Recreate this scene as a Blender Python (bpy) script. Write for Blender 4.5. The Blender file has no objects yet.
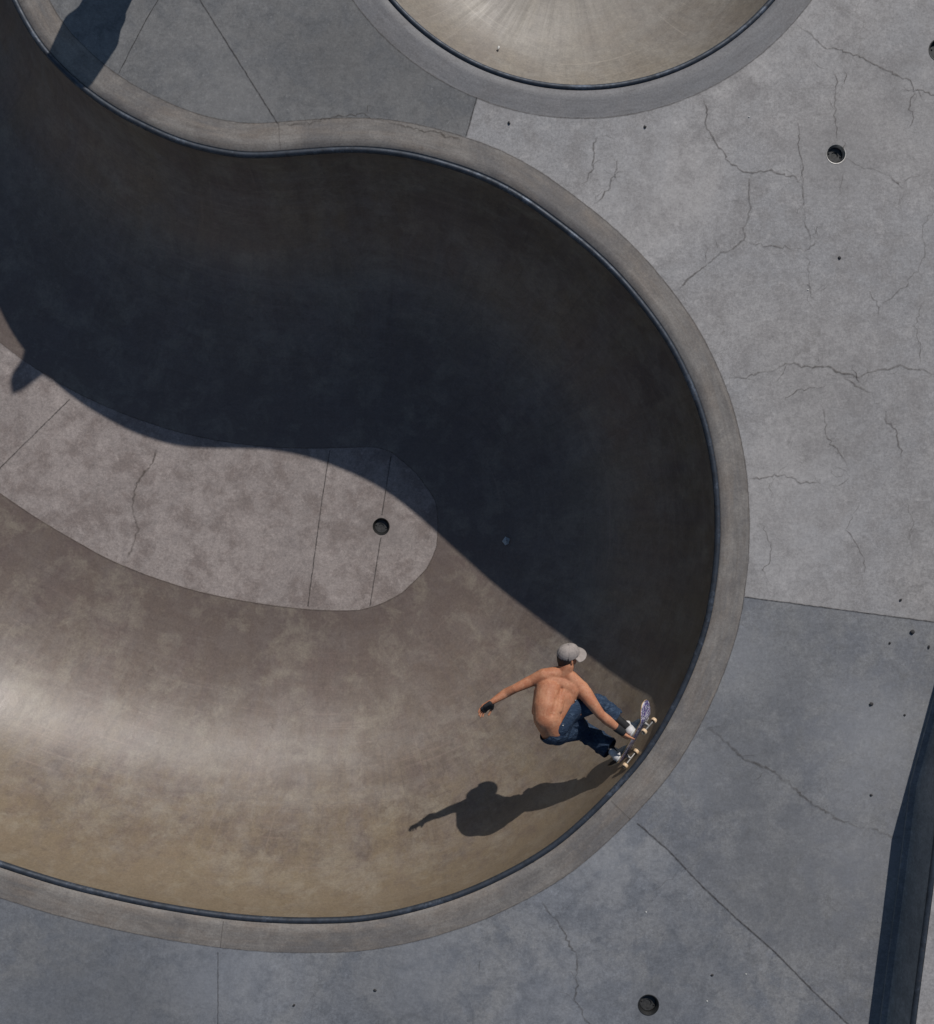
import bpy, bmesh, math, random
import numpy as np
from mathutils import Vector, Matrix
from mathutils.geometry import delaunay_2d_cdt
random.seed(7)
C = bpy.context.scene.collection
S = 110.0            # plan units per metre at deck level
HC = 1000.0          # camera height in plan units
DP = 250.0           # depth of the big bowl in plan units
AW = 286.0           # horizontal run of its wall
PH = math.radians(25.4); EL = math.radians(38.3)
SUN = Vector((math.sin(PH)*math.cos(EL), math.cos(PH)*math.cos(EL), math.sin(EL)))

def W(px, py, z=0.0):                      # plan point -> world metres
    return Vector(((px-467)/S, (512-py)/S, z/S))
def I(ix, iy, z=0.0):                      # point seen in that direction at height z
    k = (HC-z)/HC
    return Vector(((ix-467)*k/S, (512-iy)*k/S, z/S))

def floor_z(x):                            # the floor falls towards the deep end
    return -(DP+7.6*(min(750, max(-700, x))-250)/100)
def floor_plan(ix, iy):
    z = -DP
    for _ in range(6):
        k = (HC-z)/HC; x = 467+(ix-467)*k; y = 512+(iy-512)*k; z = floor_z(x)
    return x, y
# ------------------------------------------------------------------ object helpers
ORG = {}
def link(o, parent=None, origin=None):
    C.objects.link(o)
    if parent is not None:
        o.parent = parent; ORG[o.name] = ORG[parent.name].copy()
    else:
        ORG[o.name] = Vector(origin) if origin is not None else Vector((0, 0, 0))
        o.location = ORG[o.name]
    return o
def tag(o, label=None, cat=None, group=None, kind=None):
    if label: o['label'] = label
    if cat: o['category'] = cat
    if group: o['group'] = group
    if kind: o['kind'] = kind
    return o
def thing(name, label, cat, origin, group=None):
    o = bpy.data.objects.new(name, None); o.empty_display_size = .1
    link(o, None, origin)
    return tag(o, label, cat, group)
def obj(name, me, mats, parent=None, origin=None, smooth=True):
    if isinstance(me, bmesh.types.BMesh):
        m = bpy.data.meshes.new(name); me.to_mesh(m); me.free(); me = m
    o = bpy.data.objects.new(name, me)
    link(o, parent, origin)
    off = ORG[o.name]
    me.transform(Matrix.Translation(-off))
    if not isinstance(mats, (list, tuple)): mats = [mats]
    for m in mats: me.materials.append(m)
    if smooth:
        me.polygons.foreach_set('use_smooth', [True]*len(me.polygons))
    me.update()
    return o

# ------------------------------------------------------------------ materials
class N:
    def __init__(s, name):
        s.m = bpy.data.materials.new(name); s.m.use_nodes = True
        s.t = s.m.node_tree; s.b = s.t.nodes['Principled BSDF']; s.out = s.t.nodes['Material Output']
        s.tc = s.t.nodes.new('ShaderNodeTexCoord')
        s.geo = s.t.nodes.new('ShaderNodeNewGeometry')
    def n(s, typ, **kw):
        x = s.t.nodes.new(typ)
        for k, v in kw.items(): setattr(x, k, v)
        return x
    def l(s, a, b): s.t.links.new(a, b)
    def pos(s): return s.geo.outputs['Position']
    def mapv(s, src, scale=(1,1,1), rot=(0,0,0), loc=(0,0,0)):
        x = s.n('ShaderNodeMapping'); s.l(src, x.inputs[0])
        x.inputs['Scale'].default_value = scale; x.inputs['Rotation'].default_value = rot; x.inputs['Location'].default_value = loc
        return x.outputs[0]
    def noise(s, src, scale, detail=4, rough=.55, dist=0.0):
        x = s.n('ShaderNodeTexNoise'); s.l(src, x.inputs['Vector'])
        x.inputs['Scale'].default_value = scale; x.inputs['Detail'].default_value = detail
        x.inputs['Roughness'].default_value = rough; x.inputs['Distortion'].default_value = dist
        return x.outputs['Fac']
    def ramp(s, src, a, b, lo=0.0, hi=1.0):
        x = s.n('ShaderNodeMapRange'); s.l(src, x.inputs[0])
        x.inputs[1].default_value = a; x.inputs[2].default_value = b
        x.inputs[3].default_value = lo; x.inputs[4].default_value = hi
        return x.outputs[0]
    def mix(s, f, a, b, mode='MIX'):
        x = s.n('ShaderNodeMix', data_type='RGBA', blend_type=mode)
        if isinstance(f, (int, float)): x.inputs[0].default_value = f
        else: s.l(f, x.inputs[0])
        for i, c in ((6, a), (7, b)):
            if isinstance(c, (tuple, list)): x.inputs[i].default_value = (*c[:3], 1)
            else: s.l(c, x.inputs[i])
        return x.outputs[2]
    def math(s, op, a, b=0.0):
        x = s.n('ShaderNodeMath', operation=op)
        for i, v in enumerate((a, b)):
            if isinstance(v, (int, float)): x.inputs[i].default_value = v
            else: s.l(v, x.inputs[i])
        return x.outputs[0]
    def bump(s, h, strength=.2, dist=.01):
        x = s.n('ShaderNodeBump'); x.inputs['Strength'].default_value = strength; x.inputs['Distance'].default_value = dist
        s.l(h, x.inputs['Height']); s.l(x.outputs[0], s.b.inputs['Normal'])
    def attr(s, name):
        x = s.n('ShaderNodeAttribute'); x.attribute_name = name; return x
    def set(s, col=None, rough=None, metal=None, spec=None):
        for k, v in (('Base Color', col), ('Roughness', rough), ('Metallic', metal), ('Specular IOR Level', spec)):
            if v is None: continue
            if isinstance(v, (int, float)): s.b.inputs[k].default_value = v
            elif isinstance(v, (tuple, list)): s.b.inputs[k].default_value = (*v[:3], 1)
            else: s.l(v, s.b.inputs[k])
        return s

def concrete(name, ca, cb, cstain, stain=.5, seed=0.0, rough=(.55, .8), spots=.5, big=.6, bump=.12, mott=1.0, stains=(), fleck=.2):
    s = N(name); p = s.mapv(s.pos(), loc=(seed, seed*.7, 0))
    n1 = s.noise(p, big, 5, .62, .6); n2 = s.noise(p, 3.2, 8, .68, .3)
    n3 = s.noise(p, 16, 7, .75); n4 = s.noise(p, 42, 4, .85)
    c = s.mix(s.ramp(n1, .40, .60), ca, cb)
    c = s.mix(s.math('MULTIPLY', s.ramp(n2, .46, .60), stain), c, cstain)
    n5 = s.noise(s.mapv(p, loc=(5, 2, 0)), 5.5, 9, .78, .8)
    c = s.mix(s.ramp(n5, .50, .62, 0, .40*mott), c, tuple(v*.60 for v in cstain))
    c = s.mix(s.ramp(n3, .42, .66, 0, .75), c, s.mix(.5, c, (ca[0]*.40, ca[1]*.40, ca[2]*.42)))
    lite = s.ramp(s.noise(s.mapv(p, loc=(9, 4, 1)), 7.5, 8, .72, .2), .55, .72, 0, .45)
    c = s.mix(lite, c, tuple(min(1, v*1.45) for v in ca))
    c = s.mix(s.ramp(s.noise(s.mapv(p, loc=(1, 6, 0)), 26, 5, .7), .60, .70, 0, fleck), c, tuple(min(1, v*1.7) for v in ca))
    # grain
    g = s.ramp(n4, .3, .7, .70, 1.28)
    gx = s.n('ShaderNodeCombineColor'); [s.l(g, gx.inputs[i]) for i in range(3)]
    c = s.mix(.9, c, gx.outputs[0], 'MULTIPLY')
    # pits: small dark flecks
    v = s.n('ShaderNodeTexVoronoi'); s.l(p, v.inputs['Vector']); v.inputs['Scale'].default_value = 9
    th = s.ramp(s.noise(p, 2.2, 3), .5, .72, .0, .10)
    pit = s.math('LESS_THAN', v.outputs['Distance'], th)
    c = s.mix(s.math('MULTIPLY', pit, spots*.7), c, (ca[0]*.35, ca[1]*.34, ca[2]*.33))
    # fine hairline crazing
    d = s.n('ShaderNodeTexVoronoi', feature='DISTANCE_TO_EDGE')
    wob = s.n('ShaderNodeTexNoise'); s.l(p, wob.inputs['Vector']); wob.inputs['Scale'].default_value = 2.6; wob.inputs['Detail'].default_value = 8; wob.inputs['Roughness'].default_value = .7
    add = s.n('ShaderNodeVectorMath', operation='MULTIPLY_ADD'); s.l(wob.outputs['Color'], add.inputs[0]); add.inputs[1].default_value = (.7, .7, 0); s.l(p, add.inputs[2])
    s.l(add.outputs[0], d.inputs['Vector']); d.inputs['Scale'].default_value = 1.1
    cr = s.math('MULTIPLY', s.ramp(d.outputs['Distance'], 0, .012, 1, 0), s.ramp(s.noise(s.mapv(p, loc=(3, 8, 0)), .9, 3), .5, .62, 0, .4))
    c = s.mix(cr, c, (ca[0]*.4, ca[1]*.38, ca[2]*.36))
    for (wx, wy, wr, wk) in stains:                    # dirt that has run together round a drain
        dn = s.n('ShaderNodeVectorMath', operation='DISTANCE'); s.l(s.pos(), dn.inputs[0]); dn.inputs[1].default_value = (wx, wy, 0)
        sep = s.n('ShaderNodeVectorMath', operation='MULTIPLY'); s.l(s.pos(), sep.inputs[0]); sep.inputs[1].default_value = (1, 1, 0); s.l(sep.outputs[0], dn.inputs[0])
        dd = s.math('ADD', dn.outputs['Value'], s.math('MULTIPLY', s.math('SUBTRACT', n2, .5), wr*1.6))
        c = s.mix(s.ramp(dd, wr*.15, wr, abs(wk), 0), c, tuple(v*.5 for v in ca) if wk > 0 else tuple(v*1.5 for v in ca))
    s.set(col=c, rough=s.ramp(n2, .3, .7, rough[0], rough[1]), spec=.35)
    hh = s.math('ADD', s.math('MULTIPLY', n3, .6), s.math('MULTIPLY', n4, .4))
    hh = s.math('SUBTRACT', hh, s.math('MULTIPLY', pit, .8))
    s.bump(hh, bump, .01)
    return s.m

FD = floor_plan(381, 526.5)
M = {}
M['slab_light'] = concrete('slab_light', (.345,.327,.318), (.300,.292,.293), (.258,.243,.236), .65, 2.0, mott=.6, stains=[((836-467)/S, (512-154)/S, 0.55, 0.36), ((905-467)/S, (512-90)/S, 0.9, 0.22), ((850-467)/S, (512-420)/S, 0.8, 0.2), ((660-467)/S, (512-190)/S, 0.8, -0.16), ((790-467)/S, (512-520)/S, 1.1, -0.16), ((800-467)/S, (512-370)/S, 0.6, 0.15)])
M['slab_mid'] = concrete('slab_mid', (.215,.217,.226), (.165,.171,.188), (.250,.247,.244), .6, 11.0, big=.9, stains=[((750-467)/S, (512-740)/S, 1.0, 0.32), ((780-467)/S, (512-885)/S, 1.1, 0.4), ((800-467)/S, (512-640)/S, 0.8, 0.22), ((875-467)/S, (512-740)/S, 0.8, -0.34), ((860-467)/S, (512-860)/S, 0.7, -0.22), ((735-467)/S, (512-660)/S, 0.5, -0.22), ((690-467)/S, (512-770)/S, 0.5, -0.15)])
M['slab_blue'] = concrete('slab_blue', (.198,.205,.222), (.250,.247,.246), (.148,.157,.176), .8, 23.0, big=.8, stains=[((648-467)/S, (512-1005)/S, 0.3, 0.4), ((50-467)/S, (512-985)/S, 1.3, 0.4), ((150-467)/S, (512-1010)/S, 1.0, 0.35), ((400-467)/S, (512-1010)/S, 1.0, 0.3), ((235-467)/S, (512-965)/S, 0.8, -0.3), ((430-467)/S, (512-965)/S, 0.7, -0.2), ((610-467)/S, (512-850)/S, 0.7, -0.28), ((700-467)/S, (512-960)/S, 0.9, 0.2), ((560-467)/S, (512-990)/S, 0.8, -0.15)])
M['slab_old'] = concrete('slab_old', (.165,.162,.160), (.195,.192,.19), (.13,.133,.14), .7, 31.0, big=.9, fleck=.6, stains=[((330-467)/S, (512-70)/S, 1.0, 0.3), ((420-467)/S, (512-60)/S, 0.8, 0.25), ((230-467)/S, (512-100)/S, 0.7, -0.22), ((180-467)/S, (512-40)/S, 0.7, -0.1)])
M['flat_floor'] = concrete('flat_floor', (.335,.290,.270), (.290,.253,.237), (.215,.178,.163), .9, 41.0, big=1.1, mott=.5, stains=[((FD[0]-467)/S, (512-FD[1])/S, .35, .45)])
M['ledge_conc'] = concrete('ledge_conc', (.22,.225,.24), (.19,.195,.21), (.15,.155,.17), .6, 51.0)

def band_mat(name, ca, cb, cs, seed):
    s = N(name); uv = s.attr('rimuv').outputs['Vector']      # (metres along, metres across)
    p = s.mapv(s.pos(), loc=(seed, 0, 0)); q = s.mapv(uv, scale=(1, 9, 1), loc=(seed, 0, 0))
    n1 = s.noise(q, .8, 6, .7, .2); n2 = s.noise(p, 2.4, 7, .7, .5); n4 = s.noise(p, 45, 4, .85)
    n3 = s.noise(s.mapv(uv, scale=(1, 5, 1)), 4, 6, .75)
    c = s.mix(s.ramp(n1, .40, .60), ca, cb)
    c = s.mix(s.ramp(n2, .44, .62, 0, .85), c, cs)
    l1 = s.noise(s.mapv(uv, scale=(.5, 34, 1), loc=(seed, 2, 0)), 1.0, 4, .6, .2)
    c = s.mix(s.ramp(l1, .55, .70, 0, .2), c, tuple(v*.6 for v in ca)); c = s.mix(s.ramp(l1, .44, .32, 0, .14), c, tuple(v*1.35 for v in cs))
    c = s.mix(s.ramp(s.noise(s.mapv(p, loc=(2, 9, 0)), 1.1, 6, .7, .6), .50, .62, 0, .6), c, (.125,.118,.118))
    c = s.mix(s.ramp(n3, .45, .7, 0, .5), c, tuple(v*.5 for v in ca))
    c = s.mix(s.ramp(s.noise(p, 9, 6, .7), .58, .75, 0, .4), c, tuple(v*1.5 for v in ca))
    g = s.ramp(n4, .3, .7, .65, 1.33)
    gx = s.n('ShaderNodeCombineColor'); [s.l(g, gx.inputs[i]) for i in range(3)]
    c = s.mix(.75, c, gx.outputs[0], 'MULTIPLY')
    s.set(col=c, rough=s.ramp(n2, .3, .7, .5, .75), spec=.4)
    s.bump(s.math('ADD', n4, s.math('MULTIPLY', n3, 1.5)), .12, .01)
    return s.m
M['band'] = band_mat('rim_concrete', (.21,.178,.152), (.16,.148,.140), (.245,.225,.205), 3)
M['band2'] = band_mat('rim_concrete_grey', (.165,.162,.168), (.14,.14,.148), (.19,.183,.185), 9)

def wall_mat(name, ca, cb, cs, cl, seed, gold=None, dr=0):
    s = N(name); uv = s.attr('walluv').outputs['Vector']     # (metres along the rim, metres down the curve)
    p = s.mapv(s.pos(), loc=(seed, seed, 0))
    st = s.noise(s.mapv(uv, scale=(2.2, .28, 1), loc=(seed, 0, 0)), 1.0, 7, .68, .35)      # run-off streaks down the wall
    st2 = s.noise(s.mapv(uv, scale=(9, .7, 1)), 1.0, 6, .7, .4)
    arc = s.noise(s.mapv(uv, scale=(.25, 3.4, 1), loc=(0, seed, 0)), 1.0, 7, .7, .3)         # trowel and wheel arcs
    b1 = s.noise(p, .55, 6, .62, .5); b2 = s.noise(p, 2.6, 9, .7, .5); b3 = s.noise(p, 14, 7, .75, .2); n4 = s.noise(p, 45, 4, .85)
    b4 = s.noise(s.mapv(p, loc=(4, 4, 2)), 5.5, 9, .78, .35)
    c = s.mix(s.ramp(b1, .38, .62), ca, cb)
    c = s.mix(s.ramp(st, .42, .66, 0, .75), c, cs)
    c = s.mix(s.ramp(st2, .5, .70, 0, .55), c, tuple(v*.55 for v in ca))
    c = s.mix(s.ramp(arc, .5, .7, 0, .5), c, cl)
    c = s.mix(s.ramp(b2, .46, .68, 0, .55), c, cl)
    c = s.mix(s.ramp(b4, .50, .66, 0, .34), c, tuple(v*.62 for v in cb))
    c = s.mix(s.ramp(s.noise(s.mapv(p, loc=(14, 7, 2)), 1.3, 5, .7, .6), .50, .66, 0, .45), c, (.185,.15,.112))
    c = s.mix(s.ramp(b3, .42, .7, 0, .4), c, tuple(v*.55 for v in cb))
    # wheel tracks: long thin pale and dark lines sweeping along the wall
    for (sc_, rt, ph, kk, tone) in (((.22, 26, 1), .10, 0, .42, 1.5), ((.25, 30, 1), -.16, 7, .38, 1.45), ((.3, 22, 1), .35, 3, .30, 1.5), ((.25, 28, 1), -.02, 12, .40, .5), ((16, .35, 1), .06, 5, .32, 1.5), ((13, .4, 1), -.08, 9, .35, .55)):
        tn = s.noise(s.mapv(uv, scale=sc_, rot=(0, 0, rt), loc=(ph, ph, 0)), 1.0, 3, .6, .15)
        gate = s.ramp(s.noise(s.mapv(p, loc=(ph*2, 3, 1)), .9, 4, .6), .46, .62, 0, kk)
        c = s.mix(s.math('MULTIPLY', s.ramp(tn, .60, .68), gate), c, tuple(min(1, v*tone) for v in ca))
    # darker just under the coping and at the foot of the wall
    sep = s.n('ShaderNodeSeparateXYZ'); s.l(uv, sep.inputs[0])
    dn = s.math('ADD', sep.outputs[1], s.math('MULTIPLY', b2, .35))
    c = s.mix(s.ramp(dn, .18, .55, .45, 0), c, (cb[0]*.6, cb[1]*.56, cb[2]*.48))
    sy = s.n('ShaderNodeSeparateXYZ'); s.l(s.pos(), sy.inputs[0]); low = s.ramp(sy.outputs[1], .3, -2.4, 0, 1)      # yellow stain; left off the upper wall to colour its shade cooler
    if gold: c = s.mix(s.math('MULTIPLY', low, s.ramp(s.math('ADD', sep.outputs[1], s.math('ADD', s.math('MULTIPLY', s.math('SUBTRACT', b1, .5), 3.0), s.math('MULTIPLY', s.math('SUBTRACT', b4, .5), 4.5))), .2, 1.7, .60, 0)), c, gold)
    if gold: c = s.mix(s.ramp(s.math('ADD', sep.outputs[1], s.math('MULTIPLY', s.math('SUBTRACT', st, .5), 3.5)), 2.0, 3.6, 0, .62), c, (.125,.096,.086))
    if gold: c = s.mix(s.ramp(s.noise(s.mapv(p, loc=(6, 1, 2)), 2.6, 9, .74, .25), .50, .66, 0, .55), c, (.27,.235,.185))
    g = s.ramp(n4, .3, .7, .70, 1.28)
    gx = s.n('ShaderNodeCombineColor'); [s.l(g, gx.inputs[i]) for i in range(3)]
    c = s.mix(.7, c, gx.outputs[0], 'MULTIPLY')
    d = s.n('ShaderNodeTexVoronoi', feature='DISTANCE_TO_EDGE')
    wob = s.n('ShaderNodeTexNoise'); s.l(p, wob.inputs['Vector']); wob.inputs['Scale'].default_value = 3; wob.inputs['Detail'].default_value = 7
    add = s.n('ShaderNodeVectorMath', operation='MULTIPLY_ADD'); s.l(wob.outputs['Color'], add.inputs[0]); add.inputs[1].default_value = (.5, .5, .5); s.l(p, add.inputs[2])
    s.l(add.outputs[0], d.inputs['Vector']); d.inputs['Scale'].default_value = 1.4
    cr = s.math('MULTIPLY', s.ramp(d.outputs['Distance'], 0, .012, 1, 0), s.ramp(s.noise(p, .8, 3), .48, .62, 0, .3))
    c = s.mix(cr, c, tuple(v*.4 for v in ca))
    s.set(col=c, rough=s.math('ADD', s.ramp(b2, .3, .7, .25+dr, .40+dr), s.math('MULTIPLY', s.ramp(st2, .35, .65, 0, 1), .10)), spec=.58)
    s.bump(s.math('ADD', s.math('MULTIPLY', b3, .7), s.math('MULTIPLY', n4, .3)), .10, .01)
    return s.m
M['wall'] = wall_mat('bowl_wall_concrete', (.180,.136,.112), (.132,.101,.088), (.210,.165,.110), (.245,.215,.188), 5, gold=(.205,.158,.098))
M['wall2'] = wall_mat('small_bowl_concrete', (.225,.198,.165), (.18,.155,.133), (.245,.215,.17), (.27,.25,.222), 17, dr=.16)

def steel(name, col, rough=.35, metal=.8):
    s = N(name); n = s.noise(s.pos(), 14, 6, .7); n2 = s.noise(s.pos(), 60, 4, .7)
    c = s.mix(s.ramp(n, .4, .65), col, tuple(v*.55 for v in col))
    c = s.mix(s.ramp(n2, .6, .75, 0, .6), c, (.16,.10,.07))
    c = s.mix(s.ramp(s.noise(s.mapv(s.pos(), loc=(3, 3, 3)), 3.0, 8, .8), .54, .62, 0, .6), c, tuple(min(1, v*2.6) for v in col))
    s.set(col=c, rough=s.ramp(n, .3, .7, rough, rough+.2), metal=metal)
    return s.m
M['coping'] = steel('coping_steel', (.050,.060,.078), .46, .45)
M['chrome'] = steel('bare_steel', (.40,.39,.38), .34, 1.0)
M['truck'] = steel('truck_metal', (.30,.29,.28), .5, .7)
M['dark_steel'] = steel('dark_steel', (.05,.05,.05), .4, .6)

def plain(name, col, rough=.6, metal=0.0, var=.35, scale=20, bump=0.0, bscale=60):
    s = N(name); n = s.noise(s.pos(), scale, 5, .65)
    c = s.mix(s.ramp(n, .35, .65), col, tuple(v*(1-var) for v in col))
    s.set(col=c, rough=rough, metal=metal)
    if bump: s.bump(s.noise(s.pos(), bscale, 4, .7), bump, .004)
    return s.m
M['hole'] = plain('drain_dark', (.018,.018,.02), .6)
M['grime'] = plain('drain_cap', (.055,.055,.055), .7, .1, var=.6, scale=40)
M['paper'] = plain('paper', (.75,.85,.9), .7)
M['stone'] = plain('white_chip', (.75,.74,.70), .7)
M['darkstone'] = plain('dark_chip', (.035,.033,.035), .8)

def ribbon_mat(name, col, k):
    s = N(name); a = s.attr('fade')
    n = s.noise(s.pos(), 30, 5, .7)
    tr = s.n('ShaderNodeBsdfTransparent'); mx = s.n('ShaderNodeMixShader')
    s.l(s.math('MULTIPLY', s.math('MULTIPLY', a.outputs['Fac'], k), s.ramp(n, .3, .55, .3, 1)), mx.inputs[0])
    s.l(tr.outputs[0], mx.inputs[1]); s.l(s.b.outputs[0], mx.inputs[2]); s.l(mx.outputs[0], s.out.inputs[0])
    s.set(col=col, rough=.9, spec=.1)
    return s.m
M['crack'] = ribbon_mat('crack_dirt', (.085,.070,.058), .46)
M['joint'] = ribbon_mat('joint_dirt', (.055,.050,.048), .72)

# ------------------------------------------------------------------ curves
def catmull(pts, per=14):
    P = np.array(pts, float); n = len(P); out = []
    for i in range(n):
        a, b, c, d = P[(i-1) % n], P[i], P[(i+1) % n], P[(i+2) % n]
        for t in np.linspace(0, 1, per, endpoint=False):
            out.append(.5*((2*b)+(-a+c)*t+(2*a-5*b+4*c-d)*t*t+(-a+3*b-3*c+d)*t**3))
    return np.array(out)
def resample(P, n):
    Q = np.vstack([P, P[:1]]); d = np.r_[0, np.cumsum(np.linalg.norm(np.diff(Q, axis=0), axis=1))]
    t = np.linspace(0, d[-1], n, endpoint=False)
    return np.c_[np.interp(t, d, Q[:, 0]), np.interp(t, d, Q[:, 1])], d[-1]
def smooth_loop(P, it):
    for _ in range(it): P = .25*np.roll(P, 1, 0)+.5*P+.25*np.roll(P, -1, 0)
    return P
def normals_out(P):                                   # outward normals of a loop (plan, y down)
    T = np.roll(P, -1, 0)-np.roll(P, 1, 0); T /= np.linalg.norm(T, axis=1)[:, None]
    Nn = np.c_[T[:, 1], -T[:, 0]]
    area = .5*np.sum(P[:, 0]*np.roll(P[:, 1], -1)-np.roll(P[:, 0], -1)*P[:, 1])
    return Nn if area > 0 else -Nn
rim_pts = [(14.5,0),(30,29),(48,54),(80,85),(107,105),(135,121),(180,141),(225,152),(257,154.5),(300,151.5),(351,148.5),(396,152),(437,161),(481.6,176),
 (519,195),(560,224),(594.6,252),(622,279),(647,309),(667.6,338),(681,362),(692,385.5),(703,415),(711.5,449),(716,477),(718,505),(718.5,535),(717,563),(713,595),(708,622),
 (700,648),(688,679),(674,708.5),(659,735),(642,760),(615.5,790),(588,817.5),(560,842),(530,862),(496,880),(464,894),(431,905),(396,914),(359,920),(325,921.5),(290,921.5),(245,919),(200,913.5),
 (150,905),(104,895),(60,884),(0,865),(-60,843),(-130,812),(-240,750),(-370,655),(-500,530),(-600,390),(-665,220),(-680,40),(-640,-130),(-545,-270),(-410,-350),(-270,-350),(-160,-290),(-85,-200),(-40,-110),(-8,-50)]
RN = 900
rim, RL = resample(catmull(rim_pts), RN); rim = smooth_loop(rim, 10); rim, RL = resample(rim, RN)
rno = normals_out(rim)
def smn(Nn, it=14):
    Nn = smooth_loop(Nn, it); return Nn/np.linalg.norm(Nn, axis=1)[:, None]
rno = smn(rno)
SC, SR = np.array([582., -163.]), 250.5
ang = np.linspace(0, 2*np.pi, 360, endpoint=False)
rim2 = SC+SR*np.c_[np.cos(ang), np.sin(ang)]; rno2 = np.c_[np.cos(ang), np.sin(ang)]

def inside(P, x, y):
    xs, ys = P[:, 0], P[:, 1]; x2, y2 = np.roll(xs, -1), np.roll(ys, -1)
    c = (ys > y) != (y2 > y)
    with np.errstate(divide='ignore', invalid='ignore'):
        xi = (x2-xs)*(y-ys)/(y2-ys)+xs
    return bool(np.sum(c & (x < xi)) % 2)

def strip_mesh(rows, closed=True, attr=None, vals=None):
    """rows: list of arrays (n,3) in plan units; quads between consecutive rows"""
    n = len(rows[0]); V = []
    for r in rows: V += [W(*q) for q in r]
    F = []
    for j in range(len(rows)-1):
        for i in range(n if closed else n-1):
            a = j*n+i; b = j*n+(i+1) % n; F.append((a, b, b+n, a+n))
    me = bpy.data.meshes.new('m'); me.from_pydata(V, [], F)
    if attr:
        at = me.attributes.new(attr, 'FLOAT_VECTOR', 'CORNER')
        data = []
        for f in F:
            for q, vi in enumerate(f):
                u, v = vals[vi]
                if closed and (vi % n) == 0 and q in (1, 2): u = vals[vi+n-1][0]+ (vals[1][0]-vals[0][0])
                data += [u, v, 0]
        at.data.foreach_set('vector', data)
    bm = bmesh.new(); bm.from_mesh(me); bmesh.ops.recalc_face_normals(bm, faces=bm.faces); bm.to_mesh(me); bm.free()
    return me
def up_normals(me):
    bm = bmesh.new(); bm.from_mesh(me); bm.normal_update()
    if sum(f.normal.z*f.calc_area() for f in bm.faces) < 0: bmesh.ops.reverse_faces(bm, faces=bm.faces)
    bm.to_mesh(me); bm.free(); return me

def cdt(loops, keep, z, extra=()):
    """triangulate between loops (plan units); keep(x,y)->material index or None"""
    vs, es = [], []
    for L in loops:
        b = len(vs); n = len(L); vs += [Vector((float(x), float(y))) for x, y in L]; es += [(b+i, b+(i+1) % n) for i in range(n)]
    for L in extra:
        b = len(vs); n = len(L); vs += [Vector((float(x), float(y))) for x, y in L]; es += [(b+i, b+i+1) for i in range(n-1)]
    V, E, F, *_ = delaunay_2d_cdt(vs, es, [], 0, 1e-4)
    faces, mi = [], []
    for f in F:
        cx = sum(V[i][0] for i in f)/3; cy = sum(V[i][1] for i in f)/3
        k = keep(cx, cy)
        if k is not None: faces.append(tuple(f)); mi.append(k)
    me = bpy.data.meshes.new('m'); me.from_pydata([W(v[0], v[1], z) for v in V], [], faces)
    me.polygons.foreach_set('material_index', mi)
    bm = bmesh.new(); bm.from_mesh(me)
    for f in bm.faces:
        if f.normal.z < 0: f.normal_flip()
    bmesh.ops.delete(bm, geom=[v for v in bm.verts if not v.link_faces], context='VERTS')
    bm.to_mesh(me); bm.free()
    return me
def circ(x, y, r, n=32): return [(x+r*math.cos(2*math.pi*i/n), y+r*math.sin(2*math.pi*i/n)) for i in range(n)]

# ------------------------------------------------------------------ ground slabs
BAND = 31.0
outer1 = rim+rno*BAND; outer2 = rim2+rno2*BAND
DR = [(836,154,9.6), (648.5,1005,10.2), (940.5,50,11.5)]
def side(a, b, x, y): return (b[0]-a[0])*(y-a[1])-(b[1]-a[1])*(x-a[0])
J1 = [(484,70),(477,97),(466,137),(455,175)]
J2 = [(730,595),(745,597),(934,622),(1500,697)]
J3 = [(622,810),(637,823),(668,850),(700,884),(735,917),(775,952),(812,990),(850,1026),(1500,1640)]
J4 = [(218,930),(218,1024),(219,1700)]
JT = [(484,70),(477,97),(560,-163),(560,-3000)]
BIG = 6000
FAR = [(-BIG,-BIG),(BIG,-BIG),(BIG,BIG),(-BIG,BIG)]
MATS_G = [M['slab_light'], M['slab_mid'], M['slab_blue'], M['slab_old']]
def slab(x, y):
    if inside(outer1, x, y) or inside(outer2, x, y): return None
    for dx, dy, r in DR:
        if math.hypot(x-dx, y-dy) < r: return None
    if y < 420 and x < 640 and side((477,97),(466,137), x, y) > 0: return 3
    if x < 0 and y < 500: return 3
    if side((745,597),(934,622), x, y) < 0 and x > 400 and y < 1200: return 0
    jx = [p[0] for p in J3]; jy = [p[1] for p in J3]
    if x > 400 and y < np.interp(x, jx, jy): return 1
    return 2
g = cdt([FAR, outer1.tolist(), outer2.tolist()]+[circ(*d) for d in DR], slab, 0.0, [J1, J2+[(BIG,1290)], J3+[(5400,5300)], [(477,97),(560,-163),(560,-5900)]])
ground = obj('ground', g, MATS_G, smooth=False); tag(ground, kind='structure')

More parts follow.
